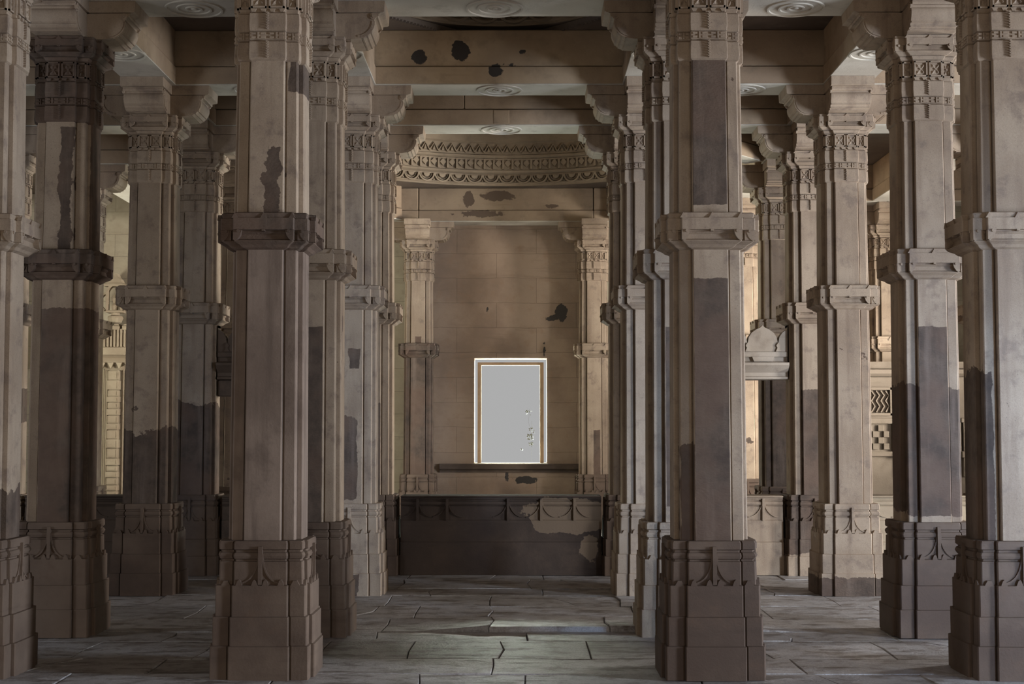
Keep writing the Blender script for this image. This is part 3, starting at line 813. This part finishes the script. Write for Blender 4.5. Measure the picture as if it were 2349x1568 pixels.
# ------------------------------------------------------------------ mihrab and carved screen
def mihrab(xc, label, yb=WY-.12):
    root = bpy.data.objects.new('carved_mihrab', None); COL.objects.link(root); root.location = (xc, yb, 0)
    thing(root, label, 'mihrab')
    for sx in (-1, 1):
        c = sx*.45
        m = MB(); z = .5; i = 0; r = random.Random(4)
        while z < 2.6:
            hh = r.uniform(.09, .17); wd = .085+.012*(i % 2); m.box(c-wd, c+wd, -.30-.02*(i % 2), .0, z, z+hh-.012, .006)
            m.box(c-wd*.7, c+wd*.7, -.315-.02*(i % 2), -.28, z+.02, z+hh-.035)
            m.box(c-wd*.85, c+wd*.85, -.27, .0, z+hh-.013, z+hh)
            z += hh; i += 1
        link('carved_pilaster', m.mesh('carved_pilaster', M_CARVED), root)
        for k, dx in enumerate((.135, .175, .215, .255)):
            for s2 in (-1, 1):
                m = MB(); m.lathe([(.018, .5), (.018, 2.62)], c+s2*dx, -.16+.035*k, 10)
                link('colonnette', m.mesh('colonnette', M_CARVED, 60), root)
        m = MB(); m.loft([[(c-w, y, z), (c+w, y, z), (c+w, .0, z), (c-w, .0, z)] for z, w, y in ((2.60, .12, -.30), (2.66, .17, -.36), (2.70, .25, -.40), (2.74, .28, -.42), (2.80, .24, -.38), (2.84, .29, -.45))])
        for k in range(5): m.prism([(c-.28+.14*k-.05, 2.72), (c-.28+.14*k+.05, 2.72), (c-.28+.14*k, 2.62)], -.46, -.40)
        link('console', m.mesh('console', M_CARVED), root)
        m = MB(); m.box(c-.29, c+.29, -.42, 0, 2.842, 2.98, .01)
        for k in range(11):
            x = c-.28+.056*k; m.box(x-.018, x+.018, -.46, -.40, 2.98, 3.28, .004)
        m.box(c-.27, c+.27, -.42, 0, 2.982, 3.26)
        for k in range(4):
            x = c-.24+.16*k; m.box(x-.06, x+.06, -.47, -.2, 3.262, 3.33, .008); m.box(x-.04, x+.04, -.45, -.22, 3.33, 3.36, .006)
        link('canopy', m.mesh('canopy', M_CARVED), root)
        # crest: bowl, little arched shrine, roof
        m = MB(); m.lathe([(.04, 3.362), (.10, 3.40), (.13, 3.47), (.12, 3.50), (.07, 3.52), (.07, 3.56)], c, -.22, 14)
        m.box(c-.14, c+.14, -.32, -.1, 3.56, 3.60, .006)
        for s2 in (-1, 1):
            m.box(c+s2*.12-.02, c+s2*.12+.02, -.32, -.22, 3.60, 3.92, .005)
            m.ribbon([(c+s2*(.16+.10*math.sin(t)), 3.60+.09*t) for t in [i/2.5 for i in range(9)]], .03, -.30, -.22)
        m.ribbon([(c+.13*math.cos(t), 3.86+.16*math.sin(t)) for t in [PI*i/12 for i in range(13)]], .035, -.33, -.2)
        m.lathe([(.05, 3.60), (.06, 3.68), (.03, 3.72), (.05, 3.80), (.02, 3.86)], c, -.25, 10)
        m.loft([[(c-w, -.28-w*.3, z), (c+w, -.28-w*.3, z), (c+w, -.08, z), (c-w, -.08, z)] for z, w in ((4.0, .17), (4.03, .17), (4.07, .11), (4.12, .09), (4.16, .05), (4.22, .02))])
        link('crest', m.mesh('crest', M_CARVED), root)
    m = MB(); m.box(-.30, .30, -.10, 0, 2.0, 2.6); m.prism([(-.30, 1.6), (-.30, 2.0), (.30, 2.0), (.30, 1.6), (.22, 1.75), (.10, 1.86), (0, 1.92), (-.10, 1.86), (-.22, 1.75)], -.10, 0)
    link('niche_arch', m.mesh('niche_arch', M_CARVED), root)
mihrab(-7.19, 'carved mihrab with banded pilaster and scrolled crest on the lit back wall at left')

def carved_screen():
    y = 21.15
    root = bpy.data.objects.new('carved_screen', None); COL.objects.link(root); root.location = (6.2, y, 0)
    thing(root, 'carved wall with a lattice panel and niches in the right aisle behind the pale columns', 'screen')
    def X(x): return x-6.2
    m = MB(); m.box(X(5.0), X(8.6), .0, .30, .0, 2.395, .004); sw = m
    m = MB(); m.loft([[(x, yy, z) for yy, z in ((0, 2.396), (-.06, 2.40), (-.12, 2.44), (-.12, 2.50), (-.03, 2.52), (-.03, 2.62), (.32, 2.62), (.32, 2.396))] for x in (X(5.0), X(8.6))])
    link('cornice', m.mesh('cornice', M_LATTICE), root)
    m = sw
    for k in range(4):
        x = X(5.18+.95*k)
        # lattice panel in a frame
        for (a, b, c, d) in ((x, x+.36, 2.20, 2.24), (x, x+.36, 1.82, 1.86), (x, x+.04, 1.82, 2.24), (x+.32, x+.36, 1.82, 2.24)): m.box(a, b, -.05, .01, c, d, .004)
        for i in range(4):
            xx = x+.05+.07*i
            m.ribbon([(xx, 1.87), (xx+.05, 1.96), (xx, 2.04), (xx+.05, 2.12), (xx, 2.19)], .018, -.03, .01)
    for k in range(4):
        x = X(5.18+.95*k)
        for i in range(3):
            for j in range(4):
                if (i+j) % 2 == 0: m.box(x+.06+.08*i, x+.14+.08*i, -.035, .01, 1.32+.09*j, 1.41+.09*j, .004)
        m.box(x-.02, x+.38, -.05, .01, 1.70, 1.78, .006); m.box(x-.02, x+.38, -.05, .01, 1.22, 1.29, .006)
        m.box(x+.36, x+.41, -.06, .01, 1.22, 1.78, .004)
    link('screen_wall', m.mesh('screen_wall', M_LATTICE), root)
    for k in range(4):
        m = MB(); x = X(5.62+.95*k)
        m.box(x, x+.05, -.07, .01, 1.30, 1.72, .004); m.box(x+.30, x+.35, -.07, .01, 1.30, 1.72, .004); m.box(x-.03, x+.38, -.08, .01, 1.72, 1.78, .004)
        m.box(x-.03, x+.38, -.10, .01, 1.20, 1.29, .006)
        for sg in (-1, 1):
            bx = x+.05 if sg > 0 else x+.30
            m.ribbon([(bx, 1.66), (bx+sg*.05, 1.60), (bx+sg*.07, 1.54), (bx+sg*.04, 1.46), (bx+sg*.02, 1.38)], .02, -.06, .01)
        m.box(x, x+.06, -.06, .01, .92, 1.20, .004); m.box(x+.29, x+.35, -.06, .01, .92, 1.20, .004)
        for sg in (-1, 1):
            bx = x+.06 if sg > 0 else x+.29
            m.ribbon([(bx, 1.0), (bx+sg*.06, 1.06), (bx+sg*.05, 1.14), (bx+sg*.09, 1.19)], .02, -.05, .01)
        link('niche', m.mesh('niche', M_LATTICE), root)
carved_screen()
